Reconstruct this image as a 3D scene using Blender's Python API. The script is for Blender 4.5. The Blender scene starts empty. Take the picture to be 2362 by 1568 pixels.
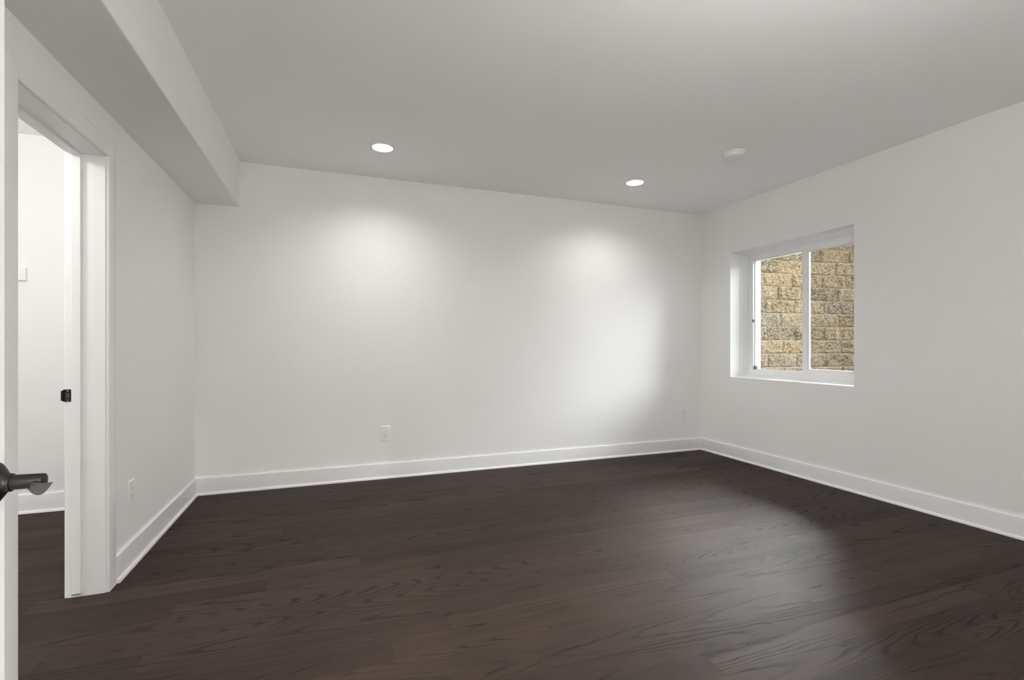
import bpy, bmesh, math, random
from mathutils import Vector, Matrix, noise as mnoise

random.seed(7)
sc = bpy.context.scene
col = sc.collection

# ------------------------------------------------------------------ camera
W_PX, H_PX = 2362.0, 1568.0
F_PX, YAW, HORIZON, CAM_Z = 1123.23, 0.35344, 797.7, 1.174
cam_d = bpy.data.cameras.new('camera')
cam_d.sensor_fit = 'HORIZONTAL'
cam_d.sensor_width = 36.0
cam_d.lens = F_PX / W_PX * 36.0
cam_d.shift_y = (HORIZON - H_PX / 2) / W_PX
cam_d.clip_start = 0.02
cam = bpy.data.objects.new('camera', cam_d)
cam.location = (0, 0, CAM_Z)
cam.rotation_euler = (math.pi / 2, 0.0, -YAW)
col.objects.link(cam)
sc.camera = cam

# ------------------------------------------------------------------ colour, world, light levels
sc.view_settings.view_transform = 'Standard'
sc.view_settings.look = 'None'
sc.view_settings.gamma = 1.0
sc.view_settings.use_curve_mapping = False
sc.view_settings.exposure = 0.24
sc.cycles.max_bounces = 14
sc.cycles.diffuse_bounces = 10
sc.cycles.glossy_bounces = 4
sc.cycles.transparent_max_bounces = 12
sc.cycles.sample_clamp_indirect = 6.0
sc.cycles.use_denoising = True

GLARE_SKY = 400.0         # bright sky patch added to put window glare on the floor
SKY = 0.2            # overcast daylight over the window well
CAN_W = 7.0          # recessed lights in this room
FILL_GLOBE_W = 215.0        # unseen hanging globe added to brighten the ceiling
NEAR_FILL_W = 12.0         # recessed fill light added out of frame
CAN_SPREAD = 140.0   # beam of the recessed lights, degrees
NEXT_W = 39.0        # lights in the room next door
HALL_FILL_W = 720.0         # unseen fill lights added in the hall behind

world = bpy.data.worlds.new('overcast_sky')
sc.world = world
world.use_nodes = True
wn = world.node_tree.nodes
bg = wn['Background']
bg.inputs[0].default_value = (0.93, 0.96, 1.0, 1)
nt = world.node_tree
def wnode(typ, **kw):
    n = nt.nodes.new(typ)
    for k, v in kw.items(): setattr(n, k, v)
    return n
tc = wnode('ShaderNodeTexCoord')
dp = wnode('ShaderNodeVectorMath', operation='DOT_PRODUCT')
az, el = math.radians(50), math.radians(44)
dp.inputs[1].default_value = (math.sin(az) * math.cos(el), math.cos(az) * math.cos(el), math.sin(el))
nt.links.new(tc.outputs['Generated'], dp.inputs[0])
mr = wnode('ShaderNodeMapRange', interpolation_type='SMOOTHSTEP')
mr.inputs['From Min'].default_value = math.cos(math.radians(26)); mr.inputs['From Max'].default_value = math.cos(math.radians(9))
mr.inputs['To Min'].default_value = SKY; mr.inputs['To Max'].default_value = GLARE_SKY
nt.links.new(dp.outputs['Value'], mr.inputs['Value'])
nt.links.new(mr.outputs[0], bg.inputs[1])

SUN_W = 5.2          # hazy low sun, very soft
sun_d = bpy.data.lights.new('hazy_sun', 'SUN')
sun_d.energy = SUN_W
sun_d.angle = math.radians(34)
sun_d.color = (.95, .975, 1.0)
sun = bpy.data.objects.new('hazy_sun', sun_d)
sun.rotation_euler = Vector((1.45, -1.02, .80)).to_track_quat('Z', 'Y').to_euler()
sun.location = (12, -5, 6)
col.objects.link(sun)

# ------------------------------------------------------------------ dimensions
XL, XR = -1.014, 3.936          # side walls
YB, YN = 4.453, 0.14            # far wall, near wall
ZC = 2.662                      # ceiling
XB, ZB = -0.703, 2.295          # boxed soffit: face, underside
WT = 0.141                      # partition thickness
DY0, DY1, DZ = 2.133, 2.843, 2.074   # side doorway
WY0, WY1, WZ0, WZ1 = 2.722, 4.020, 0.848, 2.155   # window hole
XOUT = 4.30                     # outside face of foundation
NX0 = -3.3                      # next room far side
NYB, NY0 = 4.395, 0.9
HX0, HX1, HY0 = -2.2, 3.2, -4.0     # open basement behind the viewer
SB, ST = 0.014, 0.133           # baseboard thickness, height
TOP = 2.80

# ------------------------------------------------------------------ node helpers
class NT:
    def __init__(s, name):
        s.m = bpy.data.materials.new(name); s.m.use_nodes = True
        s.t = s.m.node_tree; s.n = s.t.nodes; s.l = s.t.links
        s.bsdf = s.n['Principled BSDF']; s.out = s.n['Material Output']
    def node(s, typ, **kw):
        n = s.n.new(typ)
        for k, v in kw.items(): setattr(n, k, v)
        return n
    def put(s, sock, v):
        if isinstance(v, bpy.types.NodeSocket): s.l.new(v, sock)
        elif v is not None: sock.default_value = v
    def math(s, op, a, b=None, c=None, clamp=False):
        n = s.node('ShaderNodeMath', operation=op, use_clamp=clamp)
        s.put(n.inputs[0], a)
        if b is not None: s.put(n.inputs[1], b)
        if c is not None: s.put(n.inputs[2], c)
        return n.outputs[0]
    def xyz(s, x, y, z):
        n = s.node('ShaderNodeCombineXYZ')
        s.put(n.inputs[0], x); s.put(n.inputs[1], y); s.put(n.inputs[2], z)
        return n.outputs[0]
    def sep(s, v):
        n = s.node('ShaderNodeSeparateXYZ'); s.put(n.inputs[0], v); return n.outputs
    def obj(s): return s.node('ShaderNodeTexCoord').outputs['Object']
    def noise(s, v, scale, detail=3, rough=.5, dim='3D'):
        n = s.node('ShaderNodeTexNoise', noise_dimensions=dim)
        s.put(n.inputs['Vector'], v); n.inputs['Scale'].default_value = scale
        n.inputs['Detail'].default_value = detail; n.inputs['Roughness'].default_value = rough
        return n.outputs['Fac']
    def white(s, v):
        n = s.node('ShaderNodeTexWhiteNoise', noise_dimensions='3D'); s.put(n.inputs['Vector'], v)
        return n.outputs
    def ramp(s, f, stops, interp='LINEAR'):
        n = s.node('ShaderNodeValToRGB'); n.color_ramp.interpolation = interp
        e = n.color_ramp.elements
        while len(e) < len(stops): e.new(0.5)
        for i, (p, c) in enumerate(stops):
            e[i].position = p; e[i].color = (c, c, c, 1) if isinstance(c, (int, float)) else (*c, 1)
        s.put(n.inputs[0], f); return n.outputs[0]
    def mix(s, f, a, b, mode='MIX'):
        n = s.node('ShaderNodeMix', data_type='RGBA', blend_type=mode)
        s.put(n.inputs['Factor'], f)
        for k, v in ((6, a), (7, b)):
            if isinstance(v, tuple): v = (*v, 1) if len(v) == 3 else v
            s.put(n.inputs[k], v)
        return n.outputs[2]
    def bump(s, h, strength, dist, normal=None):
        n = s.node('ShaderNodeBump'); s.put(n.inputs['Height'], h)
        n.inputs['Strength'].default_value = strength; n.inputs['Distance'].default_value = dist
        if normal is not None: s.put(n.inputs['Normal'], normal)
        return n.outputs[0]
    def set(s, **kw):
        for k, v in kw.items():
            if isinstance(v, tuple) and len(v) == 3: v = (*v, 1)
            s.put(s.bsdf.inputs[k.replace('_', ' ')], v)
        return s

def paint(name, rgb, rough, bump=.12, bscale=260, spec=.4):
    t = NT(name); o = t.obj()
    n1 = t.noise(o, bscale, 2)
    n2 = t.noise(o, 1.3, 3)
    c = t.mix(t.ramp(n2, [(.3, 0.0), (.7, 1.0)]), tuple(x * .985 for x in rgb), rgb)
    t.set(Base_Color=c, Roughness=rough, Specular_IOR_Level=spec)
    t.set(Normal=t.bump(n1, bump, .002))
    return t.m

M = {}
M['wall'] = paint('wall_paint', (.87, .867, .857), .62)
M['ceiling'] = paint('ceiling_paint', (.94, .94, .935), .8, .15)
M['trim'] = paint('trim_enamel', (.88, .88, .875), .32, .03, 90, .5)
M['vinyl'] = paint('white_vinyl', (.88, .885, .89), .3, .02, 120, .5)
M['plastic'] = paint('white_plastic', (.86, .86, .85), .38, .01, 200, .5)
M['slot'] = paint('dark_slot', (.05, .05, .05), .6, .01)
M['grey'] = paint('grey_plastic', (.22, .23, .25), .45, .02)

def bronze():
    t = NT('oil_rubbed_bronze'); o = t.obj()
    n = t.noise(o, 90, 4)
    t.set(Base_Color=t.mix(n, (.0045, .004, .0038), (.010, .009, .0085)), Metallic=.0,
          Roughness=t.ramp(n, [(.2, .34), (.8, .48)]), Specular_IOR_Level=.22)
    return t.m
M['bronze'] = bronze()

def lens():
    t = NT('lamp_lens'); t.n.remove(t.bsdf)
    e = t.node('ShaderNodeEmission'); e.inputs[0].default_value = (1, .985, .95, 1); e.inputs[1].default_value = 9
    t.l.new(e.outputs[0], t.out.inputs[0]); return t.m
M['lens'] = lens()

def glass():
    t = NT('window_glass'); t.n.remove(t.bsdf)
    fr = t.node('ShaderNodeFresnel'); fr.inputs[0].default_value = 1.35
    tr = t.node('ShaderNodeBsdfTransparent'); tr.inputs[0].default_value = (.97, .985, .975, 1)
    gl = t.node('ShaderNodeBsdfGlossy'); gl.inputs['Roughness'].default_value = .01
    mx = t.node('ShaderNodeMixShader')
    t.l.new(fr.outputs[0], mx.inputs[0]); t.l.new(tr.outputs[0], mx.inputs[1]); t.l.new(gl.outputs[0], mx.inputs[2])
    t.l.new(mx.outputs[0], t.out.inputs[0]); return t.m
M['glass'] = glass()

def screen():
    t = NT('insect_mesh')
    t.set(Base_Color=(.03, .03, .03), Roughness=.7, Specular_IOR_Level=.1)
    tr = t.node('ShaderNodeBsdfTransparent'); mx = t.node('ShaderNodeMixShader'); mx.inputs[0].default_value = .14
    t.l.new(tr.outputs[0], mx.inputs[1]); t.l.new(t.bsdf.outputs[0], mx.inputs[2])
    t.l.new(mx.outputs[0], t.out.inputs[0]); return t.m
M['screen'] = screen()

def wood():
    """stained oak boards running along X; board, grain and seams from object coordinates"""
    t = NT('dark_stained_oak'); o = t.obj(); x, y, z = t.sep(o)
    BW = .1235
    yy = t.math('DIVIDE', t.math('SUBTRACT', y, 1.859 - 40 * BW), BW)
    row = t.math('FLOOR', yy); fy = t.math('SUBTRACT', yy, row)
    wr = t.white(t.xyz(row, 3.7, 1.1)); r0, r1, r2 = t.sep(wr['Color'])
    L = t.math('MULTIPLY_ADD', r1, .7, .95)
    xx = t.math('DIVIDE', t.math('MULTIPLY_ADD', r0, 9.0, t.math('ADD', x, 20.0)), L)
    cl = t.math('FLOOR', xx); fx = t.math('SUBTRACT', xx, cl)
    wi = t.white(t.xyz(row, cl, 5.3)); a0, a1, a2 = t.sep(wi['Color'])
    wj = t.white(t.xyz(row, cl, 9.9)); b0, b1, b2 = t.sep(wj['Color'])
    v = t.math('MULTIPLY', t.math('SUBTRACT', fy, .5), BW)
    # growth rings cut by the board: distance to a tilted log axis
    c = t.math('MULTIPLY', t.math('SUBTRACT', a0, .5), .13)
    d0 = t.math('MULTIPLY_ADD', a1, .16, .01)
    sl = t.math('MULTIPLY', t.math('SUBTRACT', a2, .5), .16)
    u = t.math('MULTIPLY_ADD', b0, 31.0, x)
    off = t.math('MULTIPLY', b1, 17.0)
    w1 = t.noise(t.xyz(t.math('MULTIPLY', u, 2.2), t.math('MULTIPLY_ADD', v, 9.0, off), off), 1.0, 2)
    w2 = t.noise(t.xyz(t.math('MULTIPLY', u, 9.0), t.math('MULTIPLY_ADD', v, 40.0, off), off), 1.0, 2)
    dd = t.math('MULTIPLY_ADD', t.math('MULTIPLY', t.math('SUBTRACT', fx, .5), L), sl, d0)
    dv = t.math('ADD', t.math('SUBTRACT', v, c), t.math('MULTIPLY', t.math('SUBTRACT', w1, .5), .05))
    r = t.math('SQRT', t.math('ADD', t.math('MULTIPLY', dv, dv), t.math('MULTIPLY', dd, dd)))
    r = t.math('ADD', r, t.math('MULTIPLY', t.math('SUBTRACT', w2, .5), .006))
    ring = t.math('FRACT', t.math('DIVIDE', r, t.math('MULTIPLY_ADD', b2, .006, .0065)))
    ring = t.ramp(ring, [(0, 1.0), (.16, .35), (.42, 0.0), (.86, 0.0), (1, 1.0)])
    patch = t.noise(t.xyz(t.math('MULTIPLY', u, 1.6), t.math('MULTIPLY_ADD', v, 14.0, off), off), 1.0, 2)
    patch = t.ramp(patch, [(.38, .10), (.60, 1.0)])
    ring = t.math('MULTIPLY', ring, patch)
    pore = t.noise(t.xyz(t.math('MULTIPLY', u, 14.0), t.math('MULTIPLY', y, 420.0), off), 1.0, 2, .6)
    pore = t.ramp(pore, [(.56, 0.0), (.74, 1.0)])
    fine = t.noise(t.xyz(t.math('MULTIPLY', u, 3.5), t.math('MULTIPLY', y, 60.0), off), 1.0, 4, .6)
    base = t.mix(t.ramp(wi['Value'], [(0, 0.0), (1, 1.0)]), (.027, .0162, .0118), (.052, .0325, .0235))
    base = t.mix(t.math('MULTIPLY', fine, .55), base, (.018, .0112, .0085))
    base = t.mix(t.math('MULTIPLY', ring, .9), base, (.0075, .005, .0042))
    base = t.mix(t.math('MULTIPLY', pore, .35), base, (.010, .0066, .0052))
    ey = t.math('MULTIPLY', t.math('SUBTRACT', .5, t.math('ABSOLUTE', t.math('SUBTRACT', fy, .5))), BW)
    ex = t.math('MULTIPLY', t.math('SUBTRACT', .5, t.math('ABSOLUTE', t.math('SUBTRACT', fx, .5))), L)
    e = t.math('MINIMUM', ey, ex)
    seam = t.ramp(t.math('MULTIPLY', e, 100.0), [(.03, 1.0), (.10, 0.0)])
    base = t.mix(t.math('MULTIPLY', seam, .55), base, (.008, .006, .005))
    rough = t.math('MULTIPLY_ADD', t.noise(o, 2.0, 4), .10, t.math('MULTIPLY_ADD', ring, .12, t.math('MULTIPLY_ADD', b1, .05, .56)))
    edge = t.ramp(t.math('MULTIPLY', e, 100.0), [(0, 0.0), (.25, 1.0)])
    h = t.math('ADD', t.math('MULTIPLY', edge, .5), t.math('MULTIPLY', t.math('ADD', ring, t.math('MULTIPLY', pore, .6)), -.10))
    h = t.math('ADD', h, t.math('MULTIPLY', t.math('MULTIPLY', t.math('SUBTRACT', a1, .5), fy), .9))
    t.set(Base_Color=base, Roughness=rough, Specular_IOR_Level=.22, Normal=t.bump(h, .5, .0012))
    return t.m
M['wood'] = wood()

def block():
    t = NT('split_face_block'); o = t.obj()
    at = t.node('ShaderNodeAttribute', attribute_name='tone'); tone, tn2, vv = t.sep(at.outputs['Color'])
    mp = t.node('ShaderNodeMapping'); t.put(mp.inputs['Vector'], o)
    mp.inputs['Rotation'].default_value = (0, math.radians(38), 0); mp.inputs['Scale'].default_value = (1, 1, 2.1)
    d = mp.outputs[0]
    big = t.noise(o, 3.0, 3); mid = t.noise(d, 13, 5, .6); fin = t.noise(d, 55, 7, .7); spk = t.noise(o, 190, 3, .6)
    lvl = t.math('ADD', tone, t.math('MULTIPLY', t.math('SUBTRACT', big, .5), 1.2))
    c = t.mix(t.ramp(lvl, [(.35, 0.0), (.95, 1.0)]), (.31, .222, .118), (.215, .187, .148))
    brown = t.math('ADD', mid, t.math('MULTIPLY', t.math('SUBTRACT', tn2, .5), .22))
    c = t.mix(t.ramp(brown, [(.44, 0.0), (.60, .9)]), c, (.088, .054, .020))
    c = t.mix(t.ramp(fin, [(.50, 0.0), (.58, .85)]), c, (.60, .51, .36))
    c = t.mix(t.ramp(fin, [(.38, .9), (.47, 0.0)]), c, (.034, .022, .011))
    c = t.mix(t.ramp(spk, [(.60, 0.0), (.70, .5)]), c, (.52, .46, .36))
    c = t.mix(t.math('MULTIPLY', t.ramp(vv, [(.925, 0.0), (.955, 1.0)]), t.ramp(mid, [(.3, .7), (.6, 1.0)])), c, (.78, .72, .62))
    t.set(Base_Color=c, Roughness=.9, Specular_IOR_Level=.2, Normal=t.bump(fin, .9, .010))
    return t.m
M['block'] = block()

def gravel():
    t = NT('dark_mulch'); o = t.obj()
    v = t.node('ShaderNodeTexVoronoi'); t.put(v.inputs['Vector'], o); v.inputs['Scale'].default_value = 45
    c = t.mix(t.sep(v.outputs['Color'])[0], (.018, .015, .012), (.06, .052, .043))
    t.set(Base_Color=c, Roughness=.85, Normal=t.bump(v.outputs['Distance'], .8, -.01)); return t.m
M['gravel'] = gravel()
def lawn():
    t = NT('lawn'); o = t.obj(); t.set(Base_Color=t.mix(t.noise(o, 12, 5), (.06, .10, .03), (.14, .20, .06)), Roughness=.9); return t.m
M['lawn'] = lawn()
M['concrete'] = paint('dark_house_cladding', (.05, .047, .045), .85, .3, 60)

# ------------------------------------------------------------------ mesh helpers
def new(): return bmesh.new()
def box(bm, x0, x1, y0, y1, z0, z1):
    v = [bm.verts.new(p) for p in ((x0,y0,z0),(x1,y0,z0),(x1,y1,z0),(x0,y1,z0),(x0,y0,z1),(x1,y0,z1),(x1,y1,z1),(x0,y1,z1))]
    for f in ((3,2,1,0),(4,5,6,7),(0,1,5,4),(1,2,6,5),(2,3,7,6),(3,0,4,7)): bm.faces.new([v[i] for i in f])
    return v
def bbox(bm, x0, x1, y0, y1, z0, z1, w=.002, seg=2):
    b2 = new(); box(b2, x0, x1, y0, y1, z0, z1)
    bmesh.ops.bevel(b2, geom=b2.edges[:], offset=w, segments=seg, affect='EDGES', profile=.5)
    me = bpy.data.meshes.new('tmp'); b2.to_mesh(me); b2.free(); bm.from_mesh(me); bpy.data.meshes.remove(me)
def loft(bm, rings, cap0=True, cap1=True, closed=True):
    rs = [[bm.verts.new(p) for p in r] for r in rings]; n = len(rs[0])
    for a, b in zip(rs, rs[1:]):
        for i in range(n if closed else n - 1):
            bm.faces.new((a[i], a[(i+1) % n], b[(i+1) % n], b[i]))
    if cap0: bm.faces.new(rs[0][::-1])
    if cap1: bm.faces.new(rs[-1])
def lathe(bm, prof, origin, axis, seg=48, cap0=False, cap1=True):
    """prof: (along axis, radius)"""
    a = Vector(axis).normalized(); q = Vector((0,0,1)) if abs(a.z) < .9 else Vector((1,0,0))
    u = a.cross(q).normalized(); w = a.cross(u); o = Vector(origin)
    rings = [[o + a*d + (u*math.cos(2*math.pi*i/seg) + w*math.sin(2*math.pi*i/seg))*r for i in range(seg)] for d, r in prof]
    loft(bm, rings, cap0, cap1)
def finish(bm, name, mat, parent=None, smooth=False, angle=35, loc=None):
    bmesh.ops.recalc_face_normals(bm, faces=bm.faces[:])
    if loc is not None: bmesh.ops.translate(bm, verts=bm.verts[:], vec=-Vector(loc))
    me = bpy.data.meshes.new(name); bm.to_mesh(me); bm.free()
    if smooth:
        for p in me.polygons: p.use_smooth = True
        try: me.set_sharp_from_angle(angle=math.radians(angle))
        except Exception: pass
    me.materials.append(M[mat])
    o = bpy.data.objects.new(name, me); col.objects.link(o)
    if parent is not None: o.parent = parent
    if loc is not None: o.location = loc
    return o
def tag(o, label, cat, group=None, kind=None):
    o['label'] = label; o['category'] = cat
    if group: o['group'] = group
    if kind: o['kind'] = kind
    return o
def struct(bm, name, mat, label, cat, **kw):
    return tag(finish(bm, name, mat, **kw), label, cat, kind='structure')
def empty(name, loc, rz=0):
    o = bpy.data.objects.new(name, None); o.empty_display_size = .05
    o.location = loc; o.rotation_euler = (0, 0, rz); col.objects.link(o); return o
def copy_tree(o, parent=None):
    c = o.copy(); col.objects.link(c)
    if parent is not None: c.parent = parent
    for ch in list(o.children): copy_tree(ch, c)
    return c

# ------------------------------------------------------------------ setting: floor, walls, ceiling
bm = new(); box(bm, NX0, XR, HY0, YB + .1, -.12, 0)
struct(bm, 'floor', 'wood', 'dark brown stained oak plank floor running through the room', 'floor')

bm = new(); box(bm, XL - WT, XR, YB, YB + .14, 0, TOP)
struct(bm, 'wall_back', 'wall', 'long white wall under the two lit ceiling lights, with two outlets', 'wall')

bm = new()
box(bm, XL - WT, XL, YN - .13, DY0 - .02, 0, TOP); box(bm, XL - WT, XL, DY1 + .02, YB, 0, TOP); box(bm, XL - WT, XL, DY0 - .02, DY1 + .02, DZ + .02, TOP)
struct(bm, 'wall_left', 'wall', 'white side wall with an open doorway under the boxed soffit', 'wall')

bm = new()
box(bm, XR, XOUT, YN - .13, WY0, 0, TOP); box(bm, XR, XOUT, WY1, YB + .14, 0, TOP)
box(bm, XR, XOUT, WY0, WY1, 0, WZ0); box(bm, XR, XOUT, WY0, WY1, WZ1, TOP)
struct(bm, 'wall_right', 'wall', 'white wall with the deep-set window', 'wall')

OX0, OX1 = -.563, .385           # doorway the camera looks through
bm = new()
box(bm, XL, OX0 - .02, YN - .13, YN, 0, TOP); box(bm, OX1 + .02, XR, YN - .13, YN, 0, TOP); box(bm, OX0 - .02, OX1 + .02, YN - .13, YN, DZ + .02, TOP)
struct(bm, 'wall_front', 'wall', 'white wall around the doorway behind the viewer', 'wall')

CANS = [(.354, 3.768), (2.587, 3.776), (1.35, 1.0)]  # two lit lights, then one unseen light added as fill
NCAN = []
HFILL = [(-1.6, -3.4), (.3, -3.4), (2.2, -3.4)]  # hall lights out of view, added as fill through the doorway
R_HOLE = .078
def ceiling_panel(bm, x0, x1, y0, y1, cans):
    S = .14
    xs = sorted({x0, x1, *[c[0] + s for c in cans for s in (-S, S)]}); ys = sorted({y0, y1, *[c[1] + s for c in cans for s in (-S, S)]})
    def q(a, b, c, d): bm.faces.new([bm.verts.new((p[0], p[1], ZC)) for p in (a, b, c, d)])
    for i in range(len(xs) - 1):
        for j in range(len(ys) - 1):
            hit = [c for c in cans if xs[i] < c[0] < xs[i+1] and ys[j] < c[1] < ys[j+1]]
            if not hit: q((xs[i], ys[j]), (xs[i+1], ys[j]), (xs[i+1], ys[j+1]), (xs[i], ys[j+1])); continue
            cx, cy = hit[0]; n = 64; ring = []; sq = []
            hx, hy = (xs[i+1] - xs[i]) / 2, (ys[j+1] - ys[j]) / 2
            mx, my = (xs[i+1] + xs[i]) / 2, (ys[j+1] + ys[j]) / 2
            for k in range(n):
                a = 2 * math.pi * k / n + math.pi / 4
                c, s = math.cos(a), math.sin(a); m = max(abs(c), abs(s))
                ring.append((cx + R_HOLE * c, cy + R_HOLE * s)); sq.append((mx + hx * c / m, my + hy * s / m))
            vi = [bm.verts.new((*p, ZC)) for p in ring]; vo = [bm.verts.new((*p, ZC)) for p in sq]; vu = [bm.verts.new((*p, ZC + .10)) for p in ring]
            for k in range(n):
                k2 = (k + 1) % n
                bm.faces.new((vo[k], vo[k2], vi[k2], vi[k])); bm.faces.new((vi[k], vi[k2], vu[k2], vu[k]))
            bm.faces.new(vu[::-1])
bm = new()
ceiling_panel(bm, XL, XR, YN, YB, CANS)
ceiling_panel(bm, NX0, XL - WT, NY0, NYB, NCAN)
ceiling_panel(bm, HX0, HX1, HY0, YN - .13, HFILL)
box(bm, NX0 - .2, XOUT, HY0 - .2, YB + .3, TOP, TOP + .1)
o = struct(bm, 'ceiling', 'ceiling', 'flat white ceiling with recessed lights', 'ceiling')

bm = new(); box(bm, XL, XB, YN, YB, ZB, ZC)
bmesh.ops.bevel(bm, geom=[e for e in bm.edges if all(abs(v.co.x - XB) < 1e-4 and abs(v.co.z - ZB) < 1e-4 for v in e.verts)], offset=.003, segments=2, affect='EDGES')
struct(bm, 'ceiling_soffit', 'wall', 'boxed white soffit running along the wall with the doorway', 'soffit')

# rooms beyond
bm = new()
box(bm, NX0, XL - WT, NYB, YB + .14, 0, TOP); box(bm, NX0 - .1, NX0, NY0 - .1, YB + .14, 0, TOP); box(bm, NX0, XL - WT, NY0 - .1, NY0, 0, TOP)
struct(bm, 'wall_next_room', 'wall', 'bright white wall seen through the side doorway', 'wall')
bm = new()
box(bm, HX0 - .1, HX0, HY0 - .1, YN - .13, 0, TOP); box(bm, HX1, HX1 + .1, HY0 - .1, YN - .13, 0, TOP); box(bm, HX0, HX1, HY0 - .1, HY0, 0, TOP); box(bm, HX0, XL - WT, YN - .13, YN, 0, TOP)
struct(bm, 'wall_hallway', 'wall', 'white hallway walls behind the viewer', 'wall')

# ------------------------------------------------------------------ baseboards with shoe moulding
BB = [(0, 0), (SB, 0), (SB, ST - .006), (SB - .0012, ST - .002), (SB - .004, ST), (0, ST)]
SH = [(SB, 0), (SB + .014, 0)] + [(SB + .014 * math.cos(a), .019 * math.sin(a)) for a in [math.pi / 2 * k / 6 for k in range(1, 7)]]
def run(bm, prof, p0, p1, nrm, m0=0, m1=0):
    """extrude profile (depth, z) from p0 to p1 on a wall with inward normal nrm; m: mitre factors"""
    d = (Vector(p1) - Vector(p0)).normalized(); n = Vector(nrm)
    loft(bm, [[Vector(p0) + n * a + d * (a * m0) + Vector((0, 0, z)) for a, z in prof],
              [Vector(p1) + n * a - d * (a * m1) + Vector((0, 0, z)) for a, z in prof]])
def baseboard(name, p0, p1, nrm, m0, m1, label):
    bm = new(); run(bm, BB, p0, p1, nrm, m0, m1)
    o = struct(bm, name, 'trim', label, 'baseboard', smooth=True, angle=50)
    bm = new(); run(bm, SH, p0, p1, nrm, m0, m1)
    finish(bm, 'shoe_moulding', 'trim', o, smooth=True, angle=50)
CW = .0865     # casing width
baseboard('baseboard_back', (XL, YB, 0), (XR, YB, 0), (0, -1, 0), 1, 1, 'white baseboard along the long wall with two outlets')
baseboard('baseboard_right', (XR, YB, 0), (XR, YN, 0), (-1, 0, 0), 1, 1, 'white baseboard along the wall below the window')
baseboard('baseboard_left', (XL, DY1 + .004 + CW, 0), (XL, YB, 0), (1, 0, 0), 0, 1, 'short white baseboard between doorway casing and far corner')
baseboard('baseboard_left_near', (XL, YN, 0), (XL, DY0 - .004 - CW, 0), (1, 0, 0), 1, 0, 'white baseboard on the near side of the side doorway')
baseboard('baseboard_front', (XR, YN, 0), (OX1 + .094, YN, 0), (0, 1, 0), 1, 0, 'white baseboard on the wall behind the viewer')
baseboard('baseboard_next_room', (NX0, NYB, 0), (XL - WT, NYB, 0), (0, -1, 0), 0, 0, 'white baseboard in the bright room beyond the side doorway')

# ------------------------------------------------------------------ side doorway: jambs, stop, casing, strike plate
JX0, JX1 = XL - WT, XL
CF = .016       # casing thickness
bm = new()
J = .02
box(bm, JX0, JX1, DY1, DY1 + J, 0, DZ + J); box(bm, JX0, JX1, DY0 - J, DY0, 0, DZ + J); box(bm, JX0, JX1, DY0, DY1, DZ, DZ + J)
trim = struct(bm, 'trim_1', 'trim', 'white jamb and casing around the open side doorway', 'door frame')
ST_X0, ST_X1, SD = -1.139, -1.104, .0115
def part(bm, name, mat, parent, **kw): return finish(bm, name, mat, parent, **kw)
bm = new()
bbox(bm, ST_X0, ST_X1, DY1 - SD, DY1 + .001, .017, DZ, .0015); bbox(bm, ST_X0, ST_X1, DY0 - .001, DY0 + SD, .017, DZ, .0015); bbox(bm, ST_X0, ST_X1, DY0 + SD, DY1 - SD, DZ - SD, DZ + .001, .0015)
part(bm, 'door_stop', 'trim', trim)
bm = new(); bbox(bm, ST_X0 + .002, ST_X1 - .002, DY1 - SD + .0005, DY1 + .0005, .0135, .0172, .0003)  # dark strip modelled in place of the shade below the stop
part(bm, 'stop_shadow_strip', 'slot', trim)['label'] = 'dark strip put in as the shadow under the door stop'
# casing: (across width from the opening outwards, thickness)
CP = [(0, 0), (0, CF - .004), (.003, CF - .0005), (.006, CF), (CW - .012, CF), (CW - .005, CF - .002), (CW - .001, CF - .006), (CW, CF - .010), (CW, 0)]
def casing(bm, side, x_face, sgn, y0, y1, zt, rev=.004):
    """three casing boards with mitred corners round an opening lying in a wall x = const"""
    def P(off, th, y, z): return Vector((x_face + sgn * th, y, z))
    a0, a1, zz = y0 - rev, y1 + rev, zt + rev
    loft(bm, [[P(0, t, a1 + w, 0) for w, t in CP], [P(0, t, a1 + w, zz + w) for w, t in CP]])
    loft(bm, [[P(0, t, a0 - w, 0) for w, t in CP], [P(0, t, a0 - w, zz + w) for w, t in CP]])
    loft(bm, [[P(0, t, a0 - w, zz + w) for w, t in CP], [P(0, t, a1 + w, zz + w) for w, t in CP]])
for xf, sg in ((XL, 1), (XL - WT, -1)):
    bm = new(); casing(bm, 0, xf, sg, DY0, DY1, DZ); part(bm, 'casing', 'trim', trim, smooth=True, angle=30)
# strike plate with latch hole and curved lip
zc = .943
bm = new()
yS = DY1 - .0015
def rrect(cx, cz, hw, hh, r, n=5):
    pts = []
    for sx, sz, a0 in ((1, 1, 0), (-1, 1, 90), (-1, -1, 180), (1, -1, 270)):
        for k in range(n + 1):
            a = math.radians(a0 + 90 * k / n); pts.append((cx + sx * (hw - r) + r * math.cos(a), cz + sz * (hh - r) + r * math.sin(a)))
    return pts
pl = rrect(-1.1575, zc, .0165, .0285, .005)
loft(bm, [[(x, DY1 + .001, z) for x, z in pl], [(x, yS, z) for x, z in pl]])
lip = rrect(-1.173, zc, .004, .024, .003)
loft(bm, [[(x, yS - .0005, z) for x, z in lip], [(x - .002, yS - .005, z) for x, z in lip]])
sp = part(bm, 'strike_plate', 'bronze', trim, smooth=True, angle=30); sp['label'] = 'dark bronze strike plate on the jamb'
bm = new(); bbox(bm, -1.162, -1.149, yS - .0006, yS + .001, zc - .012, zc + .012, .0004); part(bm, 'latch_hole', 'slot', sp)
bm = new()
for dz in (-.021, .021): lathe(bm, [(0, .0035), (.0010, .0032), (.0014, .001)], (-1.1555, yS, zc + dz), (0, -1, 0), 14)
part(bm, 'screw', 'grey', sp, smooth=True)

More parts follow.
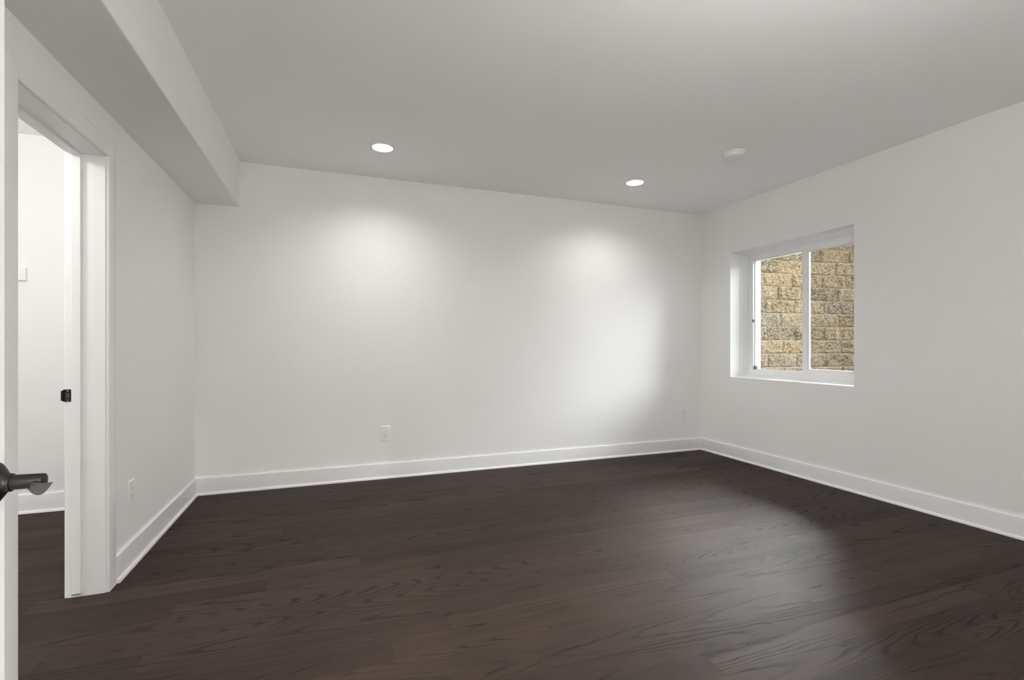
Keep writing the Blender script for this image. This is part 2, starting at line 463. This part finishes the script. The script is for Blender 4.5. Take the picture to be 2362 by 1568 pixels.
# ------------------------------------------------------------------ doorway the camera looks through, and its open door
bm = new()
for x0, x1 in ((OX0 - J, OX0), (OX1, OX1 + J)): box(bm, x0, x1, YN - .135, YN + .005, 0, DZ + J)
box(bm, OX0, OX1, YN - .135, YN + .005, DZ, DZ + J)
trim2 = struct(bm, 'trim_2', 'trim', 'white jamb and casing of the doorway at the viewer', 'door frame')
bm = new()
for e, s in ((OX0 - .004, -1), (OX1 + .004, 1)):
    loft(bm, [[(e + s * w, YN + t, 0) for w, t in CP], [(e + s * w, YN + t, DZ + .004 + w) for w, t in CP]])
loft(bm, [[(OX0 - .004 - w, YN + t, DZ + .004 + w) for w, t in CP], [(OX1 + .004 + w, YN + t, DZ + .004 + w) for w, t in CP]])
part(bm, 'casing', 'trim', trim2, smooth=True, angle=30)

FX, FB = -.526, -.561            # door faces
EY, HY = 1.083, .150             # free edge, hinge edge
bm = new()
SW = .112
bbox(bm, FB, FX, EY - SW, EY, .012, DZ - .004, .0015); bbox(bm, FB, FX, HY, HY + SW, .012, DZ - .004, .0015)
for z0, z1 in ((.012, .26), (.98, 1.12), (DZ - .004 - SW, DZ - .004)): bbox(bm, FB, FX, HY + SW, EY - SW, z0, z1, .001)
for z0, z1 in ((.26, .98), (1.12, DZ - .004 - SW)): box(bm, FB + .010, FX - .010, HY + SW, EY - SW, z0, z1)
door = struct(bm, 'door_1', 'trim', 'white panelled door standing open at the edge, with dark lever handle', 'door', smooth=False)
HYc, HZ = 1.025, .952
def handle(face, s):
    bm = new()
    lathe(bm, [(0, .0350), (.004, .0352), (.0150, .0338), (.0168, .0334), (.0180, .0322), (.0225, .0264), (.0268, .0206), (.0292, .0176), (.0312, .0158), (.0335, .0148), (.0366, .0145)], (face, HYc, HZ), (s, 0, 0), 64)
    rs = part(bm, 'handle_rosette', 'bronze', door, smooth=True, angle=40); rs['label'] = 'dark bronze rosette'
    bm = new()
    lathe(bm, [(.034, .0143), (.0370, .0145), (.0378, .0138), (.0380, .0121), (.0410, .0121), (.0770, .0113), (.0788, .0106), (.0794, .0094)], (face, HYc, HZ), (s, 0, 0), 48)
    # lever arm sweeping from the end of the shaft, half-moon tip
    x0 = face + s * .0695
    path = [Vector((x0, HYc - .002, HZ - .005)), Vector((x0 + s * .009, HYc - .030, HZ - .003)), Vector((x0 + s * .027, HYc - .062, HZ + .003)), Vector((x0 + s * .047, HYc - .093, HZ + .0095))]
    n = 32; rings = []
    K = 16
    def cat(t):
        i = min(int(t * 3), 2); f = t * 3 - i
        P = [path[max(i-1, 0)], path[i], path[i+1], path[min(i+2, 3)]]
        return .5 * ((2*P[1]) + (P[2]-P[0])*f + (2*P[0]-5*P[1]+4*P[2]-P[3])*f*f + (3*P[1]-P[0]-3*P[2]+P[3])*f**3)
    for k in range(K + 1):
        t = k / K; p = cat(t); tg = (cat(min(t + .02, 1)) - cat(max(t - .02, 0))).normalized()
        side = Vector((0, 0, 1)).cross(tg).normalized() * -1; up = tg.cross(side) * -1
        if up.z < 0: up = -up
        if side.x * s < 0: side = -side
        m = min(1, max(0, (t - .45) / .5)); m = m * m * (3 - 2 * m)
        ring = []
        for i in range(n):
            a = 2 * math.pi * i / n; cx, cz = math.cos(a), math.sin(a)
            rx, rz = .0078 * cx, .0068 * cz
            # half moon: flat top, bellied underside leaning to one side
            hx = .0124 * cx; top = (.0045 + .0010 * cx) * (1 - .5 * max(0, -cx - .55))
            hz = top if cz >= 0 else top - .0152 * (max(1 - cx, 0) * max(1 + cx, 0) ** .6) / 1.052
            ring.append(p + side * (rx * (1 - m) + hx * m) + up * (rz * (1 - m) + hz * m))
        rings.append(ring)
    loft(bm, rings)
    part(bm, 'handle_lever', 'bronze', door, smooth=True, angle=45)['label'] = 'dark bronze lever'
handle(FX, 1); handle(FB, -1)
bm = new()
for z in (.25, 1.05, 1.82): lathe(bm, [(-.045, .006), (.045, .006)], (FX + .002, HY - .004, z), (0, 0, 1), 16, True, True)
part(bm, 'hinge', 'bronze', door, smooth=True)

# ------------------------------------------------------------------ window
bm = new()
D1 = 4.066
XF = 4.160
# vinyl frame as nested rectangular rings (x, inset)
def rect_ring(x, ins): return [(x, WY0 + ins, WZ0 + ins), (x, WY1 - ins, WZ0 + ins), (x, WY1 - ins, WZ1 - ins), (x, WY0 + ins, WZ1 - ins)]
def nest(bm, prof):
    rs = [[bm.verts.new(p) for p in rect_ring(x, i)] for x, i in prof]
    for a, b in zip(rs, rs[1:]):
        for k in range(4): bm.faces.new((a[k], a[(k+1) % 4], b[(k+1) % 4], b[k]))
nest(bm, [(4.27, -.004), (D1, -.004), (D1, .004), (4.078, .004), (4.078, .0095), (4.083, .0105), (4.103, .0125), (4.103, .016), (4.125, .020), (XF - .004, .0245), (XF - .004, .0275), (XF, .0275),
          (XF, .0285), (XF, .074), (XF + .004, .079), (4.205, .079), (4.27, .079), (4.27, -.004)])
win = struct(bm, 'window_1', 'vinyl', 'white sliding window set deep in the wall, block wall outside', 'window')
YM = 3.356
GZ0, GZ1 = WZ0 + .079, WZ1 - .079
# fixed lite on the far half: slim stop round the glass
def sash(bm, y0, y1, z0, z1, x0, x1, wl, wr, wb, wt, bw=.0015):
    bbox(bm, x0, x1, y0, y0 + wl, z0, z1, bw); bbox(bm, x0, x1, y1 - wr, y1, z0, z1, bw)
    bbox(bm, x0, x1, y0 + wl - .001, y1 - wr + .001, z0, z0 + wb, bw); bbox(bm, x0, x1, y0 + wl - .001, y1 - wr + .001, z1 - wt, z1, bw)
bm = new(); sash(bm, YM - .03, WY1 - .075, GZ0 - .004, GZ1 + .004, 4.188, 4.205, .06, .010, .010, .010)
fx = part(bm, 'fixed_sash', 'vinyl', win)
bm = new(); box(bm, 4.195, 4.199, YM + .02, WY1 - .082, GZ0, GZ1); part(bm, 'glass_pane', 'glass', fx)
# sliding sash on the near half
bm = new()
sy0, sy1, sz0, sz1 = WY0 + .060, YM, WZ0 + .076, WZ1 - .070
sash(bm, sy0, sy1, sz0, sz1, XF - .001, XF + .034, .05, .042, .031, .026)
ss = part(bm, 'sliding_sash', 'vinyl', win)
bm = new(); sash(bm, sy0 + .048, sy1 - .040, sz0 + .029, sz1 - .024, XF + .009, XF + .03, .012, .014, .006, .006, .001)
part(bm, 'glazing_bead', 'vinyl', ss)
bm = new(); box(bm, XF + .018, XF + .022, sy0 + .04, sy1 - .03, sz0 + .02, sz1 - .02); part(bm, 'glass_pane', 'glass', ss)
bm = new(); box(bm, 4.252, 4.2525, WY0 + .07, YM - .01, GZ0 - .002, GZ1 + .002); part(bm, 'insect_screen', 'screen', win)
bm = new(); bbox(bm, XF - .004, XF + .012, 3.925, 3.945, WZ0 + .575, WZ0 + .605, .002); part(bm, 'latch_keeper', 'grey', win)['label'] = 'small grey latch keeper'
bm = new(); bbox(bm, 4.172, 4.19, 3.905, 3.941, GZ0, GZ0 + .036, .002)
part(bm, 'sash_bumper', 'grey', win)['label'] = 'small dark bumper block in the lower corner'

# ------------------------------------------------------------------ outside: retaining wall, gravel, lawn, house wall
CH, BLK = .152, .406
Z_TOP_REF = 2.152
def wall_path():
    """centre line of the curved block wall, as (x, y, heading) sampled each 2 cm"""
    pts = []; x, y, h = XOUT - .06, 4.166, math.radians(90.8); ds = .02; s = 0
    while s < 4.6:
        pts.append((x, y, h))
        k = math.radians(6.6) if s < 2.4 else math.radians(-4)
        x += math.sin(h) * ds; y += math.cos(h) * ds; h += k * ds; s += ds
    return pts
PTH = wall_path()
def at(s):
    i = max(0, min(len(PTH) - 2, int(s / .02))); f = s / .02 - i
    a, b = PTH[i], PTH[i+1]
    return a[0] + (b[0]-a[0])*f, a[1] + (b[1]-a[1])*f, a[2] + (b[2]-a[2])*f
LEN = (len(PTH) - 1) * .02
bm = new(); tone = bm.loops.layers.color.new('tone')
rows = range(-11, 3)
rnd = random.Random(11)
for r in rows:
    z0 = Z_TOP_REF + (r - 1) * CH; setback = .012 * r + .006
    s = -.30 + (.5 * BLK if r % 2 else 0) - .0
    while s < LEN:
        w = BLK * (1 + rnd.uniform(-.015, .015)); a, b = max(s, 0.0), min(s + w, LEN)
        if b - a < .05: s += w; continue
        nx = 30 if s < 2.3 else 10; nz = 16 if s < 2.3 else 5
        sd = rnd.uniform(0, 100); t1, t2 = rnd.random(), rnd.random(); tilt = rnd.uniform(-.006, .006)
        grid = []
        for j in range(nz + 1):
            line = []
            for i in range(nx + 1):
                u = i / nx; v = j / nz
                ss_ = a + .002 + (b - a - .004) * u
                x, y, h = at(ss_)
                du = min(u, 1-u) * (b - a); dv = min(v, 1-v) * CH
                ed = min(du, dv)
                chamf = -.014 * max(0, 1 - ed / .014) ** 1.3
                n1 = mnoise.fractal(Vector((ss_ * 9, v * CH * 9 / 1.0, sd)), 1.0, 2.0, 3) * .021
                n2 = mnoise.fractal(Vector((ss_ * 38 + v * 2, v * CH * 38, sd + 5)), .9, 2.1, 3) * .0135
                fade = min(1, ed / .010)
                dpt = chamf + (n1 + n2) * (.25 + .75 * fade) + tilt * (u - .5) * 2
                nxv, nyv = math.cos(h), -math.sin(h)        # towards inside of the well
                line.append(bm.verts.new((x - (dpt - setback) * -nxv * 0 + (-nxv) * 0 + (dpt - setback) * (math.sin(h + math.pi/2)), y + (dpt - setback) * math.cos(h + math.pi/2), z0 + .0015 + (CH - .003) * v)))
            grid.append(line)
        back = []
        for (u, v) in ((0, 0), (1, 0), (1, 1), (0, 1)):
            x, y, h = at(a + (b - a) * u); d_ = -setback - .20
            back.append(bm.verts.new((x + d_ * math.sin(h + math.pi/2), y + d_ * math.cos(h + math.pi/2), z0 + .0015 + (CH - .003) * v)))
        fs = []
        for j in range(nz):
            for i in range(nx): fs.append(bm.faces.new((grid[j][i], grid[j][i+1], grid[j+1][i+1], grid[j+1][i])))
        fs.append(bm.faces.new([grid[0][i] for i in range(nx, -1, -1)] + [back[0], back[1]]))
        fs.append(bm.faces.new([grid[nz][i] for i in range(nx + 1)] + [back[2], back[3]]))
        fs.append(bm.faces.new([grid[j][0] for j in range(nz + 1)] + [back[3], back[0]]))
        fs.append(bm.faces.new([grid[j][nx] for j in range(nz, -1, -1)] + [back[1], back[2]]))
        for f in fs:
            for l in f.loops: l[tone] = (t1, t2, max(0, min(1, (l.vert.co.z - z0) / CH)), 1)
        s += w
tag(finish(bm, 'retaining_wall', 'block', smooth=True, angle=70), 'curved tan split-face block retaining wall outside the window', 'wall', kind='structure')
ZG = Z_TOP_REF - 10.5 * CH
bm = new(); box(bm, XOUT, 30, -25, 5.2, ZG - .1, ZG)
struct(bm, 'mulch_bed', 'gravel', 'dark mulch ground at the foot of the block retaining wall', 'ground')
bm = new(); zt = Z_TOP_REF + 2 * CH - .03
vi = [bm.verts.new((x - .2 * math.sin(h + math.pi/2), y - .2 * math.cos(h + math.pi/2), zt)) for x, y, h in PTH[::10]]
vo = [bm.verts.new((XOUT + (v.co.x - XOUT) * 5, 24, zt)) for v in vi]
for i in range(len(vi) - 1): bm.faces.new((vi[i], vi[i+1], vo[i+1], vo[i]))
g = bmesh.ops.extrude_face_region(bm, geom=bm.faces[:])
bmesh.ops.translate(bm, verts=[e for e in g['geom'] if isinstance(e, bmesh.types.BMVert)], vec=(0, 0, -3))
struct(bm, 'lawn', 'lawn', 'lawn on the bank behind the block retaining wall', 'lawn')
bm = new(); X0, X1 = XOUT, XOUT + .02
box(bm, X0, X1, -3, WY0, 0, TOP + .1); box(bm, X0, X1, WY1, 8, 0, TOP + .1); box(bm, X0, X1, WY0, WY1, 0, WZ0); box(bm, X0, X1, WY0, WY1, WZ1, TOP + .1)
box(bm, XOUT - .04, X1, -3, 8, TOP + .1, 5.2)
struct(bm, 'wall_exterior', 'concrete', 'outer house wall above the window', 'wall')

# ------------------------------------------------------------------ recessed lights
def make_can(x, y, power, label, spread=CAN_SPREAD, group='recessed ceiling lights'):
    r = empty('recessed_light', (x, y, ZC)); tag(r, label, 'ceiling light', group)
    return r
def can_parts(r):
    bm = new(); lathe(bm, [(.0, .0945), (-.002, .0945), (-.0045, .092), (-.0045, .080), (-.002, .0745), (.004, .0735)], (0, 0, 0), (0, 0, 1), 64, False, False)
    part(bm, 'trim_ring', 'plastic', r, smooth=True, angle=40)
    bm = new(); lathe(bm, [(.004, .0735), (.024, .0715), (.040, .0665)], (0, 0, 0), (0, 0, 1), 64, False, False)
    part(bm, 'reflector', 'plastic', r, smooth=True)
    bm = new(); lathe(bm, [(.0385, .0668), (.036, .050), (.035, .001)], (0, 0, 0), (0, 0, 1), 64, False, True)
    part(bm, 'lens', 'lens', r, smooth=True)['label'] = 'glowing white lens'
def can_lamp(r, power, spread, size=.118):
    ld = bpy.data.lights.new('recessed_lamp', 'AREA'); ld.shape = 'DISK'; ld.size = size; ld.energy = power
    ld.color = (1, .99, .97); ld.spread = math.radians(spread)
    lo = bpy.data.objects.new('recessed_lamp', ld); lo.location = (0, 0, .030); lo.parent = r; col.objects.link(lo)
spec = [(CANS[0], CAN_W, 'lit recessed ceiling light closer to the boxed soffit', CAN_SPREAD), (CANS[1], CAN_W, 'lit recessed ceiling light closer to the smoke detector', CAN_SPREAD),
        (CANS[2], NEAR_FILL_W, 'unseen recessed fill light added before the lit pair', 165),
        *[(h, HALL_FILL_W, 'unseen recessed fill light added in the %s of the space behind the viewer' % w, 170) for h, w in zip(HFILL, ('corner on the soffit side', 'middle', 'corner on the window side'))]]
first = None
for (xy, pw, lab, spd) in spec:
    if first is None:
        first = make_can(*xy, pw, lab); can_parts(first); r = first
    else:
        r = first.copy(); col.objects.link(r); r.location = (*xy, ZC); r['label'] = lab
        for ch in [c for c in first.children if c.type == 'MESH']:
            k = ch.copy(); col.objects.link(k); k.parent = r
    can_lamp(r, pw, spd)

fl = empty('flush_ceiling_light', (-2.1, 2.35, ZC)); tag(fl, 'round flush ceiling light in the room beyond the side doorway', 'ceiling light')
bm = new(); lathe(bm, [(0, .16), (-.025, .16), (-.03, .15), (-.03, .01)], (0, 0, 0), (0, 0, 1), 48, False, True); part(bm, 'base', 'plastic', fl, smooth=True, angle=40)
bm = new(); lathe(bm, [(-.03, .145), (-.06, .135), (-.085, .10), (-.098, .05), (-.10, .001)], (0, 0, 0), (0, 0, 1), 48, False, True); part(bm, 'diffuser', 'lens', fl, smooth=True)
pl_ = bpy.data.lights.new('flush_lamp', 'POINT'); pl_.energy = NEXT_W; pl_.shadow_soft_size = .1; pl_.color = (1, .99, .97)
po = bpy.data.objects.new('flush_lamp', pl_); po.location = (0, 0, -.22); po.parent = fl; col.objects.link(po)

gl = empty('fill_globe', (1.3, .62, ZC)); tag(gl, 'unseen white globe added near the viewer to brighten the ceiling', 'ceiling light')  # globe fixture added out of view as fill for the ceiling
bm = new(); lathe(bm, [(0, .06), (-.012, .06), (-.018, .05), (-.02, .01)], (0, 0, 0), (0, 0, 1), 40, False, True); part(bm, 'fill_globe_canopy', 'bronze', gl, smooth=True, angle=40)
bm = new(); lathe(bm, [(-.015, .006), (-.48, .006)], (0, 0, 0), (0, 0, 1), 16, True, True); part(bm, 'fill_globe_stem', 'bronze', gl, smooth=True, angle=40)
bm = new(); lathe(bm, [(-.48 - .11 * (1 - math.cos(math.pi * k / 16)), max(.11 * math.sin(math.pi * k / 16), .002)) for k in range(17)], (0, 0, 0), (0, 0, 1), 40, True, True)
part(bm, 'fill_globe_ball', 'lens', gl, smooth=True)
gd = bpy.data.lights.new('fill_globe_lamp', 'POINT'); gd.energy = FILL_GLOBE_W; gd.shadow_soft_size = .118; gd.color = (1, .99, .97)
go = bpy.data.objects.new('fill_globe_lamp', gd); go.location = (0, 0, -.59); go.parent = gl; col.objects.link(go)

# ------------------------------------------------------------------ smoke detector
sd = empty('smoke_detector', (2.905, 2.928, ZC)); tag(sd, 'round white smoke detector on the ceiling towards the window', 'smoke detector')
bm = new(); lathe(bm, [(0, .083), (-.010, .083), (-.013, .080), (-.013, .02)], (0, 0, 0), (0, 0, 1), 64, False, True); part(bm, 'mounting_plate', 'plastic', sd, smooth=True, angle=40)
bm = new(); lathe(bm, [(-.010, .074), (-.026, .073), (-.034, .069), (-.039, .061), (-.041, .055), (-.0385, .052), (-.0385, .046), (-.043, .042), (-.046, .030), (-.047, .001)], (0, 0, 0), (0, 0, 1), 64, False, True)
part(bm, 'body', 'plastic', sd, smooth=True, angle=40)
bm = new(); lathe(bm, [(-.044, .0135), (-.050, .013), (-.0515, .010), (-.052, .001)], (.012, .018, 0), (0, 0, 1), 32, False, True); part(bm, 'test_button', 'plastic', sd, smooth=True, angle=40)

# ------------------------------------------------------------------ outlets (built on a wall facing -Y, plate centre at the root)
def plate_bm(hw, hh, th, ins, tw, thh):
    """bevelled cover plate"""
    bm = new()
    r0, r1, r2 = rrect(0, 0, hw, hh, .004), rrect(0, 0, hw - .0005, hh - .0005, .004), rrect(0, 0, hw - ins, hh - ins, .004)
    loft(bm, [[(x, 0, z) for x, z in r0], [(x, -th * .45, z) for x, z in r1], [(x, -th, z) for x, z in r2]], True, True)
    return bm
def make_outlet(loc, rz, label):
    r = empty('wall_outlet', loc, rz); tag(r, label, 'outlet', 'white wall outlets')
    part(plate_bm(.0405, .0645, .0065, .0035, 0, 0), 'cover_plate', 'plastic', r, smooth=True, angle=30)
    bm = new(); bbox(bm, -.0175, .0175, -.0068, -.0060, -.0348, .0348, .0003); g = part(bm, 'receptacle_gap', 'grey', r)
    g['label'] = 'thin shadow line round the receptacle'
    bm = new(); bbox(bm, -.0165, .0165, -.0088, -.004, -.0335, .0335, .0012); rc = part(bm, 'receptacle', 'plastic', r)
    for s in (1, -1):
        for dx in (-.0063, .0063):
            bm = new(); bbox(bm, dx - .0011, dx + .0011, -.0092, -.0085, s * .019 - .001, s * .019 + .0075, .0003); part(bm, 'blade_slot', 'slot', rc)
        bm = new(); lathe(bm, [(0, .0026), (.0006, .0024)], (0, -.0086, s * .019 - .0085), (0, -1, 0), 14); part(bm, 'ground_hole', 'slot', rc)
    return r
o1 = make_outlet((.4445, YB, .398), 0, 'white outlet low on the long wall below the first ceiling light')
o2 = copy_tree(o1); o2.location = (3.703, YB, .412); o2['label'] = 'white outlet low on the long wall beside the window corner'
o3 = copy_tree(o1); o3.location = (XL, 3.158, .391); o3.rotation_euler = (0, 0, math.pi / 2); o3['label'] = 'white outlet low on the wall between doorway casing and corner'

# ------------------------------------------------------------------ control box on the wall of the next room
t = empty('thermostat', (-2.062, NYB, 1.676)); tag(t, 'small white wall control in the bright room through the doorway', 'thermostat')
bm = new(); bbox(bm, -.048, .048, -.022, 0, -.0435, .0435, .003); part(bm, 'housing', 'plastic', t)
bm = new(); bbox(bm, -.034, .034, -.024, -.0215, -.012, .030, .001); part(bm, 'cover', 'plastic', t)
